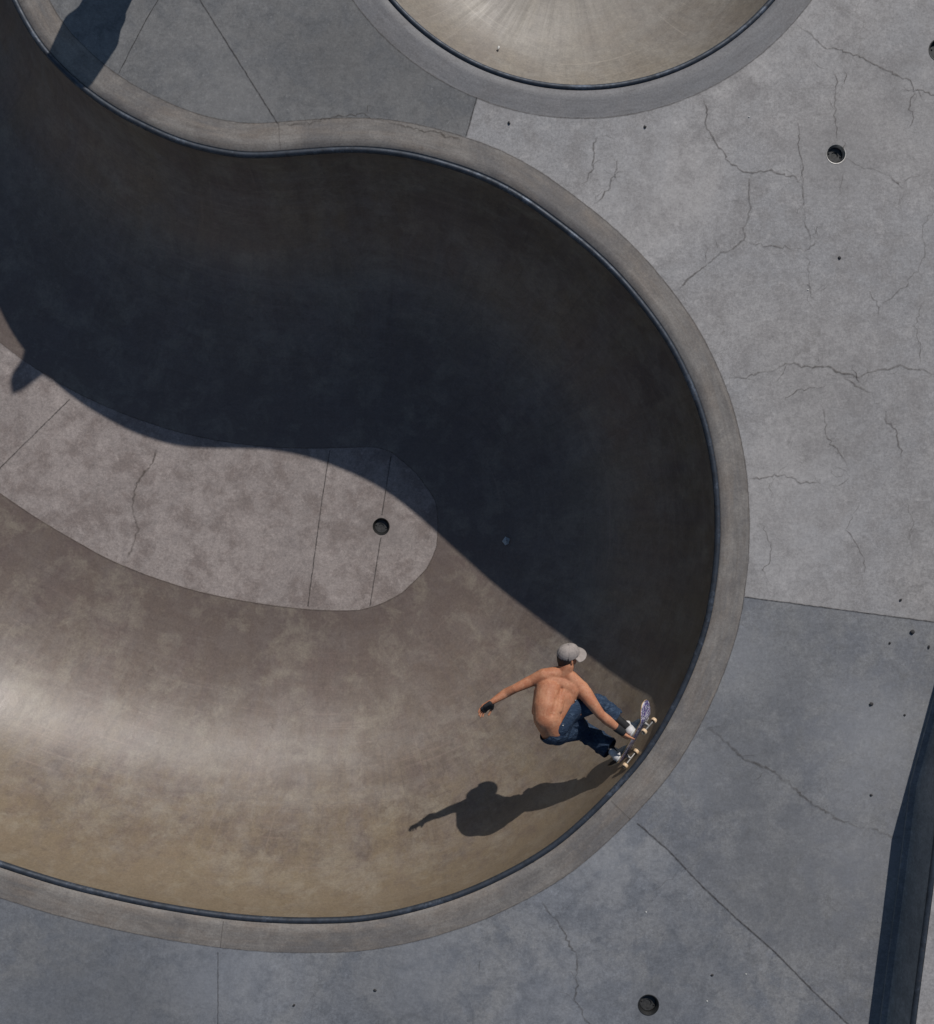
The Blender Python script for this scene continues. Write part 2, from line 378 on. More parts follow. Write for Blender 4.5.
# cracks and joints: ragged dirt-filled lines lying on the slabs
def ribbons(name, lines, z, mat, conv=lambda x, y: (x, y), jit=1.0, step=3.0, surf=None):
    rnd = random.Random(hash(len(lines)) & 255)
    V, F, A = [], [], []
    for (L, w) in lines:
        pts = []; fd = []; wx = wy = gp = 0.0
        for a, b in zip(L[:-1], L[1:]):
            d = math.hypot(b[0]-a[0], b[1]-a[1]); n = max(1, int(d/step))
            for i in range(n):
                t = i/n
                if jit > .3:
                    wx = .82*wx+rnd.gauss(0, jit*.75); wy = .82*wy+rnd.gauss(0, jit*.75); gp = .9*gp+rnd.gauss(0, .11)
                pts.append((a[0]+(b[0]-a[0])*t+rnd.gauss(0, jit*.7)+wx, a[1]+(b[1]-a[1])*t+rnd.gauss(0, jit*.7)+wy)); fd.append(min(1, max(.12, .75+gp)))
        pts.append(L[-1]); fd.append(.6)
        b0 = len(V); n = len(pts)
        for i, p in enumerate(pts):
            q0 = pts[max(0, i-1)]; q1 = pts[min(n-1, i+1)]
            tx, ty = q1[0]-q0[0], q1[1]-q0[1]; m = math.hypot(tx, ty) or 1
            nx, ny = -ty/m, tx/m; ww = w*(.72 if jit > .3 else .85)*(rnd.uniform(.55, 1.35) if jit > .3 else rnd.uniform(.85, 1.15))
            end = min(1, i/3, (n-1-i)/3) if jit > .3 else 1
            for o, a in ((-1.6, 0), (-.45, 1), (.45, 1), (1.6, 0)):
                x, y = p[0]+nx*ww*o, p[1]+ny*ww*o; X, Y = conv(x, y)
                V.append(W(X, Y, z(X) if callable(z) else z)); A.append(a*end*(fd[i] if jit > .3 else rnd.uniform(.6, 1)))
        for i in range(n-1):
            for k in range(3):
                a = b0+i*4+k; F.append((a, a+1, a+5, a+4))
    me = bpy.data.meshes.new(name); me.from_pydata(V, [], F)
    at = me.attributes.new('fade', 'FLOAT', 'POINT'); at.data.foreach_set('value', A)
    up_normals(me)
    return me
cracks = [
 ([(700,98),(706,112),(707,125),(716,140),(722,152),(731,164),(750,172),(765,172),(780,173),(795,178),(803,186),(805,200),(804,220),(809,235),(812,245)],1.0),
 ([(750,172),(748,190),(749,205),(748,215),(744,228),(745,240),(728,252),(716,258),(705,265),(690,277),(678,290)],1.25),
 ([(745,240),(768,246),(790,250),(808,250),(817,240)],1.0),([(808,250),(811,270),(812,292),(818,300)],1.1),
 ([(600,135),(593,155),(592,170),(585,180),(577,188),(575,197)],1.0),([(617,155),(614,175),(605,190),(595,205)],1.0),
 ([(795,24),(812,36),(825,48),(850,53),(870,60),(895,72),(912,82),(915,90),(934,95),(960,99)],1.0),([(915,90),(910,105),(912,118),(908,130)],.8),
 ([(728,378),(745,376),(775,372),(790,365),(805,367),(825,366),(840,374),(860,378),(875,371),(900,368),(934,375),(960,380)],1.15),
 ([(840,375),(860,385),(875,395),(885,410),(884,422),(895,430),(898,445),(903,460)],1.1),
 ([(820,405),(825,425),(832,440),(845,460),(850,475)],.8),([(745,480),(775,476),(790,478),(800,484),(822,485)],1.0),
 ([(707,727),(740,756),(770,770),(790,785),(810,803),(835,820),(860,828),(893,838),(920,846)],1.5),
 ([(541,902),(552,915),(566,935),(575,960),(578,985),(575,1000),(590,1024),(596,1050)],1.1),
 ([(836,143),(835,120),(838,90),(834,70)],.8),([(846,160),(865,170),(890,178),(905,190)],.8),
 ([(880,305),(893,298),(905,285),(915,272),(925,250),(922,225),(934,205)],.8),([(868,290),(880,305),(878,320)],.7),
 ([(797,120),(800,140),(803,160),(803,186)],.8),([(845,170),(838,200)],.5),
 ([(760,520),(770,545),(765,570),(775,590)],.6),([(860,500),(850,530),(865,560),(858,590)],.6),([(905,500),(915,520),(908,540)],.6),
 ([(830,385),(800,390),(780,402)],.6),([(925,300),(915,325),(924,350),(919,370)],.6),
 ([(650,895),(680,872),(705,858)],.4),
 ([(278,124),(300,121),(330,118),(361,113),(372,116),(400,125),(430,131),(466,139)],1.0),([(306,124),(303,115),(310,110)],.7),([(372,116),(366,108),(378,104)],.7),
 ([(310,955),(312,985),(309,1024)],.35),([(480,955),(478,975)],.4)]
# side branches
rb = random.Random(3)
for L, w in list(cracks[:16]):
    for _ in range(6):
        i = rb.randrange(len(L)); x, y = L[i]; a = rb.uniform(0, 6.28); B = [(x, y)]
        for _k in range(rb.randint(2, 4)):
            a += rb.gauss(0, .5); x += 6*math.cos(a); y += 6*math.sin(a); B.append((x, y))
        if not any(inside(outer1, *q) or inside(outer2, *q) for q in B): cracks.append((B, .55))
cr = obj('ground_crack', ribbons('cr', cracks, .35, None, jit=1.0), M['crack'], smooth=False); tag(cr, kind='structure')
def loopline(P): return [tuple(q) for q in P]+[tuple(P[0])]
joints = [(J1[1:3], .75),(J2[1:], .7),(J3[1:8], .9),([(218,952),(218,1024),(219,1200)], .45),([(200,0),(278,124)], .7),([(190,-30),(200,0)], .6),([(158,0),(146,20),(132,47),(119,73)], .5),
          ([(170,-60),(158,0)], .5)]
jl = joints
for P_ in (outer1, outer2):
    tag(obj('ground_joint', ribbons('jl', [(loopline(P_), .6)], .30, None, jit=.18, step=4), M['crack'], smooth=False), kind='structure')
jn = obj('ground_joint', ribbons('jn', jl, .30, None, jit=.18, step=4), M['joint'], smooth=False); tag(jn, kind='structure')

# ------------------------------------------------------------------ bowls
def bowl(label, rimP, rimN, L, aw, dp, wallm, floorm, bandm, drain=None, joints=(), cracks=(), slope=False):
    fz = floor_z if slope else (lambda x: -dp)
    cen = rimP.mean(0)
    root = thing('skate_bowl', label, 'skate bowl', W(cen[0], cen[1], 0))
    n = len(rimP); rows, vals = [], []
    NR = 56; arc = 0; prev = None
    AWV = np.full((n, 1), float(aw))
    if slope:                                        # the hand-shaped floor edge is not quite parallel to the rim
        an = [(-117, 486, 7), (-50, 535, 4), (40, 590, -2.5), (120, 615, -3.5), (250, 636, 0), (350, 640, 0), (385, 615, 1.5), (425, 572, 0), (430, 530, 2.5), (412, 480, 2), (385, 445, -3), (330, 430, -4.5), (265, 428, -9), (-60, 330, 1.5), (-110, 300, 1.5)]
        idx = []
        for x, y, v in an: idx.append((int(np.argmin(np.hypot(*((rimP-rimN*aw)-np.array([x, y])).T))), v))
        idx.sort(); xi = [i for i, _ in idx]; vi = [v for _, v in idx]
        vv = np.interp(np.arange(n), [xi[-1]-n]+xi+[xi[0]+n], [vi[-1]]+vi+[vi[0]])
        for _ in range(60): vv = .25*np.roll(vv, 1)+.5*vv+.25*np.roll(vv, -1)
        AWV = (aw+vv)[:, None]
    rows.append(np.c_[rimP+rimN*1.0, np.full(n, -2.0)]); vals += [(L*i/n/S, 0) for i in range(n)]
    for j in range(NR+1):
        th = (math.pi/2)*j/NR
        d = AWV*(1-math.cos(th)**.95); q = math.sin(th)**.97
        if prev: arc += math.hypot(aw*(1-math.cos(th)**.95)-prev[0], dp*q-prev[1])
        prev = (aw*(1-math.cos(th)**.95), dp*q)
        P = rimP-rimN*d
        if j > NR//2: P = smooth_loop(P, int(18*(j-NR/2)/(NR/2)))
        zf = np.array([fz(x) for x in P[:, 0]])
        rows.append(np.c_[P, -3+(zf+3)*q]); vals += [(L*i/n/S, arc/S) for i in range(n)]
    me = strip_mesh(rows, True, 'walluv', vals); up_normals(me)
    obj('wall', me, wallm, root)
    fl = rows[-1][:, :2]
    loops = [fl.tolist()]
    if drain: loops.append(circ(*drain))
    me = cdt(loops, lambda x, y: 0 if inside(fl, x, y) and not (drain and math.hypot(x-drain[0], y-drain[1]) < drain[2]) else None, 0)
    for v in me.vertices: v.co.z = fz(v.co.x*S+467)/S
    floor = obj('floor', me, floorm, root, smooth=False)
    # rim band, cast around the coping
    rows, vals = [], []
    for o, z in ((2.0, -1.6), (3.4, .0), (12, 0), (22, 0), (BAND, 0)):
        rows.append(np.c_[rimP+rimN*o, np.full(n, z)]); vals += [(L*i/n/S, o/S) for i in range(n)]
    me = strip_mesh(rows, True, 'rimuv', vals); up_normals(me)
    obj('rim_band', me, bandm, root)
    # steel pipe coping
    rows = []; K = 14; R = 3.0
    for k in range(K+1):
        a = 2*math.pi*k/K
        rows.append(np.c_[rimP+rimN*(R*math.cos(a)-.4), np.full(n, R*math.sin(a)-2.0)])
    me = strip_mesh(rows, True)
    obj('coping', me, M['coping'], root)
    for i0 in range(40, n, n//(14 if slope else 6)):          # welded pipe joints
        rows = []
        for k_ in range(11):
            a = 2*math.pi*k_/10; idx = [(i0+q) % n for q in (0, 1)]
            A = rimP[i0]+(rimP[(i0+1) % n]-rimP[i0])*np.array([[0.], [.22]]); Nn_ = rimN[[i0, i0]]
            rows.append(np.c_[A+Nn_*((R+.22)*math.cos(a)-.4), np.full(2, (R+.22)*math.sin(a)-2.0)])
        obj('weld', strip_mesh(rows, False), M['coping'], root)
    k = floor_plan
    for J in joints:
        obj('floor_joint', ribbons('j', [([k(*p) for p in J], .7)], lambda x: fz(x)+.5, None, jit=.2, step=4), M['joint'], root, smooth=False)
    if joints: obj('floor_joint', ribbons('j', [(loopline(fl), .7)], lambda x: fz(x)+.7, None, jit=.2, step=4), M['crack'], root, smooth=False)
    for J, w in cracks:
        obj('floor_crack', ribbons('c', [([k(*p) for p in J], w)], lambda x: fz(x)+.7, None, jit=1.0), M['crack'], root, smooth=False)
    return root
big = bowl('deep kidney-shaped concrete bowl with the skater riding its wall, half in dark shadow', rim, rno, RL, AW, DP, M['wall'], M['flat_floor'], M['band'], (FD[0], FD[1], 10.5),
     joints=[[(330,450),(322,500),(308,606)],[(391,456),(382,515)],[(381,537),(370,606)],[(-60,520),(0,468),(70,399)]],
     cracks=[([(157,447),(152,460),(138,480),(132,505),(135,530),(128,560)],1.5)], slope=True)
small = bowl('round tan concrete bowl cut by the top edge of the photo', rim2, rno2, 2*math.pi*SR, 175, 125, M['wall2'], M['flat_floor'], M['band2'])

# radial joints across the rim band
bj = []
def near(px, py): 
    i = int(np.argmin(np.hypot(outer1[:, 0]-px, outer1[:, 1]-py))); return i
for q in ((218,950),(278,124),(637,823),(30,-5)):
    i = near(*q); obj('rim_joint', ribbons('bj', [([tuple(rim[i]+rno[i]*4), tuple(rim[i]+rno[i]*31)], .45)], .45, None, jit=.15, step=4), M['crack'], big, smooth=False)
# trowel line near the coping and a few cracks on the band
# ------------------------------------------------------------------ drains and light wells
def lathe(prof, cx, cy, z0, n=64):
    V, F = [], []
    for r, z in prof:
        for i in range(n):
            a = 2*math.pi*i/n; V.append(W(cx+r*math.cos(a), cy+r*math.sin(a), z0+z))
    for j in range(len(prof)-1):
        for i in range(n):
            a = j*n+i; b = j*n+(i+1) % n; F.append((a, b, b+n, a+n))
    F.append(tuple(range((len(prof)-1)*n, len(prof)*n)))
    me = bpy.data.meshes.new('l'); me.from_pydata(V, [], F)
    bm = bmesh.new(); bm.from_mesh(me); bmesh.ops.recalc_face_normals(bm, faces=bm.faces); bm.to_mesh(me); bm.free()
    return up_normals(me)
def well(cx, cy, r, label, z0=0, metal='chrome', cap=False, group=None):
    t = thing('drain', label, 'drain', W(cx, cy, z0))
    obj('sleeve', lathe([(r+.5, .05), (r+.3, .35), (r-.3, .3), (r-2.0, -3.0), (r-2.1, -5.5), (r-2.6, -5.6)], cx, cy, z0), M[metal], t, smooth=False)
    obj('basin', lathe([(r-2.1, -5.7), (r-2.3, -14), (1.0, -15)], cx, cy, z0), M['hole'], t)
    obj('grate', lathe([(r-2.3, -5.6), (r-2.35, -4.6), (r-2.9, -4.4), (r*.36, -4.4), (r*.34, -5.4), (.3, -5.4)], cx, cy, z0), M['grime'], t, smooth=False)
    for k in range(2):
        a = 2*math.pi*k/2+.3
        bm = bmesh.new(); bmesh.ops.create_uvsphere(bm, u_segments=10, v_segments=6, radius=.008, matrix=Matrix.Translation(W(cx+r*.62*math.cos(a), cy+r*.62*math.sin(a), z0-4.3)))
        obj('bolt', bm, M['dark_steel'], t)
    return t
well(*DR[0], 'round steel drain with a bright lower rim in the pale upper right slab')
well(*DR[1], 'round dark drain in the bluish slab at the bottom of the photo', metal='dark_steel')
well(*DR[2], 'dark round drain cut by the right edge near the top right corner', metal='dark_steel')
well(FD[0], FD[1], 10.5, 'round brown drain in the flat floor of the deep bowl', z0=floor_z(FD[0]), metal='dark_steel')

# ------------------------------------------------------------------ raised ledge on the right
lip = np.array([(1177,-151),(1045,334),(959,636),(918,786),(906.5,880),(894,976),(876,1120),(836,1440)], float)
HL = 48.0
def sweep(prof, P):
    T = np.gradient(P, axis=0); T /= np.linalg.norm(T, axis=1)[:, None]; Nn = np.c_[T[:, 1], -T[:, 0]]     # to the left of travel (down) = east
    if Nn[0, 0] < 0: Nn = -Nn
    rows = [np.c_[P+Nn*s, np.full(len(P), z)] for s, z in prof]
    me = strip_mesh(rows, False); return me
t = thing('concrete_ledge', 'raised concrete ledge along the right edge throwing a long dark shadow', 'ledge', W(898, 976, 0))
m = sweep([(-9,.3),(-8.6,2.2),(-3,2.6),(-2.2,4),(-1.2,8),(-.3,20),(0,HL-4),(1.2,HL-3.2),(1.6,HL-1.5)], lip); obj('face', m, M['ledge_conc'], t, smooth=False)
m = sweep([(3.6,HL-.4),(40,HL),(330,HL),(331,0)], lip); obj('top', up_normals(m), M['slab_light'], t, smooth=False)
m = sweep([(1.4+2.6*math.cos(a), HL-2.2+2.6*math.sin(a)) for a in np.linspace(0, 2*np.pi, 13)], lip); obj('coping', m, M['coping'], t)

# ------------------------------------------------------------------ small litter
def chip(name, x, y, r, mat, label, cat, z=0, flat=.5, group=None, seed=0, image=False):
    rnd = random.Random(seed); bm = bmesh.new(); bmesh.ops.create_icosphere(bm, subdivisions=2, radius=1)
    p = W(x, y, z) if not image else I(x, y, z); a = rnd.uniform(0, 6.28); e = rnd.uniform(.55, 1)
    for v in bm.verts:
        k = 1+rnd.uniform(-.22, .22); q = v.co*k; q = Vector((q.x, q.y*e, max(q.z, -.6)*flat)); q.rotate(Matrix.Rotation(a, 3, 'Z')); v.co = q*(r/S)+Vector((0, 0, .6*flat*r/S))+p
    o = obj(name, bm, mat, None, p); return tag(o, label, cat, group)
darks = [(839.5,258,1.8,'dark pebble on the pale slab above the middle of the right side'),(900.6,600,1.7,'dark pebble just above the long joint near the right edge'),
 (912,632,2.6,'largest dark pebble just below the long joint at the right edge'),(889.6,643,1.4,'small dark pebble below and left of the largest one near the right edge'),
 (928.7,647,2.0,'dark pebble touching the right edge below the long joint'),(871,704,2.2,'dark pebble on the mid grey slab left of the ledge shadow'),
 (904.5,715,1.3,'small dark pebble beside the tip of the ledge shadow'),(509,123,2.2,'dark pebble between the two bowls beside the short joint'),
 (645,127,1.7,'dark pebble under the rim band of the small round bowl'),(375,990,2.0,'dark scrap on the bottom slab under the deep bowl'),
 (294,1005,1.6,'dark scrap near the bottom edge left of centre'),
 (871,795,1.6,'dark pebble just above the long crack beside the ledge shadow'),(712,975,1.6,'dark pebble right of the bottom drain')]
for i, (x, y, r, lb) in enumerate(darks): chip('pebble', x, y, r*.9, M['darkstone'], lb, 'pebble', group='dark pebbles lying on the concrete', seed=i)
whites = [(808,290,.8,'white chip beside a crack in the pale right slab'),(646,912,.8,'white chip above the bottom drain'),
 (746,974,.8,'white chip on the bottom slab right of the drain beside the diagonal joint'),(707,1001,.8,'white chip between the bottom drain and the diagonal joint'),
 (749,117,.8,'white chip on the pale slab right of the small bowl')]
for i, (x, y, r, lb) in enumerate(whites): chip('stone_chip', x, y, r, M['stone'], lb, 'stone chip', group='white chips lying on the concrete', seed=50+i)
# scraps inside the bowls: find the surface height from plan position
def wall_point(ix, iy, rimP, aw, dp):
    z = -20.
    for _ in range(60):
        k = (HC-z)/HC; x = 467+(ix-467)*k; y = 512+(iy-512)*k
        if aw == AW: dp = -floor_z(x)
        d = float(np.min(np.hypot(rimP[:, 0]-x, rimP[:, 1]-y))); t = max(0, (aw-d)/aw); zn = -3-(dp-3)*math.sqrt(max(0, 1-t*t))
        z = .6*z+.4*zn
    return x, y, z
x, y, z = wall_point(506, 540.5, rim, AW, DP)
pm = bmesh.new(); vs = []
for (a, b, c) in ((-5,1,0),(-1,-5,1.5),(5,-2,.4),(3,4,.8),(-1,6,0),(0,0,2.2)):
    vs.append(pm.verts.new(W(x+a, y+b, z+2+c)))
for f in ((0,1,5),(1,2,5),(2,3,5),(3,4,5),(4,0,5)): pm.faces.new([vs[i] for i in f])
ext = bmesh.ops.solidify(pm, geom=pm.faces[:], thickness=.004)
tag(obj('paper_scrap', pm, M['paper'], None, W(x, y, z), smooth=False), 'crumpled pale blue paper scrap in the shadow of the deep bowl', 'litter')
x, y, z = wall_point(498.5, 48.5, rim2, 175, 125)
chip('stone_chip', x, y, 2.2, M['stone'], 'white chip on the tan wall of the small round bowl', 'stone chip', z=z+.5, group='white chips lying on the concrete', seed=90)

# ------------------------------------------------------------------ organic bodies
def cone_hull(bm, p1, r1, p2, r2, axis=None, flat=1.0, flatend=False):
    pts = []
    tmp = bmesh.new(); bmesh.ops.create_icosphere(tmp, subdivisions=3, radius=1); U = [v.co.copy() for v in tmp.verts]; tmp.free()
    ax = axis.normalized() if axis is not None else None
    def add(p, r):
        for u in U:
            q = u.copy()
            if ax is not None: q -= ax*(q.dot(ax)*(1-flat))
            pts.append(p+q*r)
    add(p1, r1)
    if flatend:
        d = (p2-p1).normalized(); a = d.orthogonal().normalized(); b = d.cross(a)
        for i in range(24):
            t = 2*math.pi*i/24; q = a*math.cos(t)+b*math.sin(t)
            if ax is not None: q -= ax*(q.dot(ax)*(1-flat))
            pts.append(p2+q*r2)
    else: add(p2, r2)
    vs = [bm.verts.new(p) for p in pts]
    r = bmesh.ops.convex_hull(bm, input=vs, use_existing_faces=False)
    junk = list({g for g in r['geom_interior']+r['geom_unused'] if isinstance(g, bmesh.types.BMVert)})
    bmesh.ops.delete(bm, geom=junk, context='VERTS')
def remesh(prims, voxel, iters=4):
    bm = bmesh.new()
    for p in prims: cone_hull(bm, *p[:4], **(p[4] if len(p) > 4 else {}))
    me = bpy.data.meshes.new('tmp'); bm.to_mesh(me); bm.free()
    o = bpy.data.objects.new('tmp', me); C.objects.link(o)
    m = o.modifiers.new('r', 'REMESH'); m.mode = 'VOXEL'; m.voxel_size = voxel; m.use_smooth_shade = True
    if iters:
        s = o.modifiers.new('s', 'SMOOTH'); s.factor = .5; s.iterations = iters
    dg = bpy.context.evaluated_depsgraph_get(); dg.update()
    out = bpy.data.meshes.new_from_object(o.evaluated_get(dg))
    bpy.data.objects.remove(o); return out
u_ = 1/S
def skinmat():
    s = N('skin'); n = s.noise(s.pos(), 9, 5, .6); n2 = s.noise(s.pos(), 45, 4, .7)
    c = s.mix(s.ramp(n, .40, .60), (.50,.235,.135), (.40,.160,.085)); c = s.mix(s.ramp(n2, .48, .68, 0, .55), c, (.32,.115,.060)); c = s.mix(s.ramp(s.noise(s.pos(), 24, 5, .7), .54, .66, 0, .4), c, (.56,.31,.19))
    s.set(col=c, rough=.60, spec=.28); s.b.inputs['Subsurface Weight'].default_value = .06; s.b.inputs['Subsurface Radius'].default_value = (.02,.008,.004)
    s.bump(n2, .35, .005); return s.m
M['skin'] = skinmat()
def denim():
    s = N('denim'); n = s.noise(s.pos(), 7, 5, .6, .3); n2 = s.noise(s.pos(), 130, 3, .8); n3 = s.noise(s.mapv(s.pos(), scale=(1, 2.2, 1), rot=(0, 0, .6)), 16, 5, .65, .8)
    c = s.mix(s.ramp(n, .38, .62), (.020,.034,.062), (.030,.052,.092)); c = s.mix(s.ramp(n3, .52, .68, 0, .75), c, (.085,.125,.18)); c = s.mix(s.ramp(n2, .4, .7, 0, .4), c, (.02,.035,.07))
    s.set(col=c, rough=.85, spec=.2); s.bump(n3, .8, .03); return s.m
M['denim'] = denim()
M['cap'] = plain('cap_cloth', (.33,.285,.262), .85, var=.22, scale=30, bump=.2)
M['hair'] = plain('dark_hair', (.018,.014,.012), .6, var=.5, scale=90, bump=.6, bscale=150)
M['shoe'] = plain('white_canvas', (.62,.60,.60), .7, var=.25, scale=25, bump=.2)
M['rubber'] = plain('sole_rubber', (.74,.72,.68), .6, var=.2)
M['black_cloth'] = plain('black_cloth', (.015,.015,.018), .8, var=.3, bump=.3)
M['belt'] = plain('belt', (.03,.035,.05), .6)
M['eye'] = plain('eye', (.6,.58,.55), .2, var=.1)
M['lace'] = plain('lace', (.7,.7,.7), .8)

def frame(up, front):
    up = up.normalized(); f = (front-up*front.dot(up)).normalized(); s = up.cross(f).normalized()
    return up, f, s                                   # s points to the person's left
def head_prims(c, up, f, s, k=1.0):
    u = k/S
    return [(c+up*1.5*u-f*1.2*u, 9.0*u, c+up*1.0*u+f*1.8*u, 8.2*u, dict(axis=s, flat=.86)),
            (c-up*2*u+f*2.5*u, 6.8*u, c-up*7.6*u+f*5.4*u, 3.7*u, dict(axis=s, flat=.95)),
            (c-up*7*u+f*3*u, 4.2*u, c-up*3*u-f*.5*u, 6.4*u),
            (c+f*8.6*u+up*.6*u, 1.0*u, c+f*10.6*u-up*2.6*u, 1.5*u),            # nose
            (c+f*8.3*u-up*5.2*u+s*1.6*u, .8*u, c+f*8.3*u-up*5.2*u-s*1.6*u, .8*u),  # lips
            (c+f*7.6*u+up*1.9*u+s*3.6*u, 1.2*u, c+f*7.6*u+up*1.9*u-s*3.6*u, 1.2*u),   # brow
            (c+s*7.6*u-up*.5*u, 1.0*u, c+s*8.2*u-up*2.6*u-f*.6*u, 1.3*u),
            (c-s*7.6*u-up*.5*u, 1.0*u, c-s*8.2*u-up*2.6*u-f*.6*u, 1.3*u),
            (c+s*8.2*u-f*1.2*u+up*.9*u, .8*u, c+s*8.0*u-f*.9*u-up*2*u, .9*u),
            (c-s*8.2*u-f*1.2*u+up*.9*u, .8*u, c-s*8.0*u-f*.9*u-up*2*u, .9*u)]
def hand_prims(wr, d, n, side, curl, k=1.0, spread=1.0, palm=8.5):
    """wrist, pointing direction, palm normal (direction the palm faces), thumb side sign"""
    u = k/S; d = d.normalized(); n = (n-d*n.dot(d)).normalized(); t = d.cross(n).normalized()*side     # t: toward the thumb
    pr = [(wr, 2.5*u, wr+d*2.4*u, 2.6*u, dict(axis=n, flat=.75))]
    for q in (-2.9, -1, 1, 2.9): pr.append((wr+d*2*u+t*q*.6*u, 1.7*u, wr+d*palm*u+t*q*u, 1.45*u))
    tips = []
    for q, L in ((3.0, 7.6), (1.0, 8.6), (-1.0, 8.0), (-2.9, 6.2)):
        p = wr+d*palm*u+t*q*u; dd = (d+t*q*.045*spread).normalized(); nn = n
        for seg, (fr, cu, r) in enumerate(((.42, curl[0], 1.05), (.32, curl[1], .95), (.26, curl[2], .85))):
            a = math.radians(cu); d2 = (dd*math.cos(a)+nn*math.sin(a)).normalized(); nn = (nn*math.cos(a)-dd*math.sin(a)).normalized(); dd = d2
            p2 = p+dd*L*fr*u; pr.append((p, r*u, p2, (r-.1)*u)); p = p2
        tips.append(p)
    b = wr+d*2.5*u+t*2.4*u; m1 = b+(d*.6+t*.75+n*.25).normalized()*4.2*u; m2 = m1+(d*.85+t*.3+n*.4).normalized()*3.4*u; m3 = m2+(d*.9+n*.5).normalized()*2.6*u
    pr += [(b, 1.7*u, m1, 1.25*u), (m1, 1.2*u, m2, 1.05*u), (m2, 1.05*u, m3, .9*u)]
    return pr, tips

# board frame
Lb = Vector((.34, .85, .46)).normalized()
w0 = Vector((.226, .34, -.913)); w0 = (w0-Lb*w0.dot(Lb)).normalized()
u0 = -(Lb.cross(w0)).normalized()
rl = math.radians(21)
Ub = (u0*math.cos(rl)-w0*math.sin(rl)).normalized()      # underside direction
Wb = (w0*math.cos(rl)+u0*math.sin(rl)).normalized()      # toward the toe edge
Bc = I(635, 739, -13)
def B(l, w, u): return Bc+Lb*l+Wb*w+Ub*u

# ------------------------------------------------------------------ skateboard
def make_board():
    root = thing('skateboard', 'skateboard with cream wheels and a purple and white printed underside under the skater', 'skateboard', Bc)
    NL, NW = 64, 14; L = .81; Wd = .205; th = .011
    def half(x):
        e = abs(x)/(L/2)
        if e < .70: return Wd/2
        t = (e-.70)/.30; return Wd/2*math.sqrt(max(0, 1-t**2.3))
    def kick(x):
        e = abs(x)-.245
        if e <= 0: return 0
        return -.62*(e*e)/(e+.02)*.95
    def surf(x, s):
        h = half(x); w = s*h; con = -.006*(s*s)
        return x, w, kick(x)+con
    def sheet(off, inset=0):
        V = [];
        for i in range(NL+1):
            x = -L/2+L*i/NL
            for j in range(NW+1):
                s = -1+2*j/NW; a, b, c = surf(x*(1-inset), s*(1-inset)); V.append((a, b, c+off))
        return V
    def solid(off0, off1, inset=0):
        bm = bmesh.new(); n = NW+1
        T = [bm.verts.new(B(*v)) for v in sheet(off0, inset)]; D = [bm.verts.new(B(*v)) for v in sheet(off1, inset)]
        def q(a, b, c, d, mi=0):
            try: f = bm.faces.new((a, b, c, d)); f.material_index = mi
            except ValueError: pass
        for i in range(NL):
            for j in range(NW):
                k = i*n+j; q(T[k], T[k+1], T[k+n+1], T[k+n]); q(D[k], D[k+n], D[k+n+1], D[k+1], 1)
            for j in (0, NW): k = i*n+j; q(T[k], T[k+n], D[k+n], D[k], 0)
        bmesh.ops.remove_doubles(bm, verts=bm.verts, dist=1e-5); bmesh.ops.recalc_face_normals(bm, faces=bm.faces)
        return bm
    s = N('board_graphic'); p = s.mapv(s.tc.outputs['Object'], scale=(1, 1, 1))
    a = s.noise(p, 22, 2, .5, 2.2); b = s.noise(p, 34, 3, .5, 2.6)
    c = s.mix(s.math('GREATER_THAN', a, .49), (.62,.60,.66), (.13,.11,.26)); c = s.mix(s.math('GREATER_THAN', b, .57), c, (.02,.02,.035)); c = s.mix(s.math('LESS_THAN', b, .36), c, (.45,.18,.34))
    s.set(col=c, rough=.4)
    ply = plain('maple_ply', (.55,.38,.22), .5)
    obj('deck', solid(-th, 0), [ply, s.m], root)
    obj('grip_tape', solid(-th-.0016, -th-.0004, .004), plain('grip', (.02,.02,.022), .95, bump=.5, bscale=300), root, smooth=False)
    wheelm = plain('cream_urethane', (.72,.52,.33), .45, var=.18)
    met = M['truck']
    for sx, steer in ((1, 16), (-1, 34)):
        a = math.radians(steer); ax = (Wb*math.cos(a)+Lb*math.sin(a)).normalized(); x0 = .205*sx
        bm = bmesh.new()
        cone_hull(bm, B(x0-.02*sx, 0, .004), .020, B(x0+.02*sx, 0, .006), .018, axis=Ub, flat=.35)
        cone_hull(bm, B(x0, 0, .008), .017, B(x0, 0, .052), .011)
        cone_hull(bm, B(x0, 0, .052)-ax*.060, .0085, B(x0, 0, .052)+ax*.060, .0085)
        cone_hull(bm, B(x0, 0, .052)-ax*.112, .0042, B(x0, 0, .052)+ax*.112, .0042)
        tr = obj('truck', bm, met, root)
        for sg in (-1, 1):
            c = B(x0, 0, .052)+ax*.088*sg; R = .0275; h = .018; prof = [(0, -h*.9), (.008, -h*.9), (.009, -h*.75), (.015, -h*.75), (.019, -h), (R*.93, -h*.8), (R, -h*.45), (R, h*.45), (R*.93, h*.8), (.019, h), (.015, h*.75), (.009, h*.75), (.008, h*.9), (0, h*.9)]
            n1 = ax.orthogonal().normalized(); n2 = ax.cross(n1); bm = bmesh.new(); rings = []
            for r, z in prof:
                rings.append([bm.verts.new(c+ax*z+(n1*math.cos(t)+n2*math.sin(t))*max(r, .0004)) for t in [2*math.pi*i/28 for i in range(28)]])
            for ra, rb_ in zip(rings[:-1], rings[1:]):
                for i in range(28):
                    f = bm.faces.new((ra[i], ra[(i+1) % 28], rb_[(i+1) % 28], rb_[i]))
            bm.faces.new(rings[0]); bm.faces.new(rings[-1][::-1])
            for f in bm.faces:
                if all((v.co-c-ax*(v.co-c).dot(ax)).length < .0155 for v in f.verts): f.material_index = 1
            bmesh.ops.recalc_face_normals(bm, faces=bm.faces)
            obj('wheel', bm, [wheelm, M['dark_steel']], tr)
    return root
make_board()

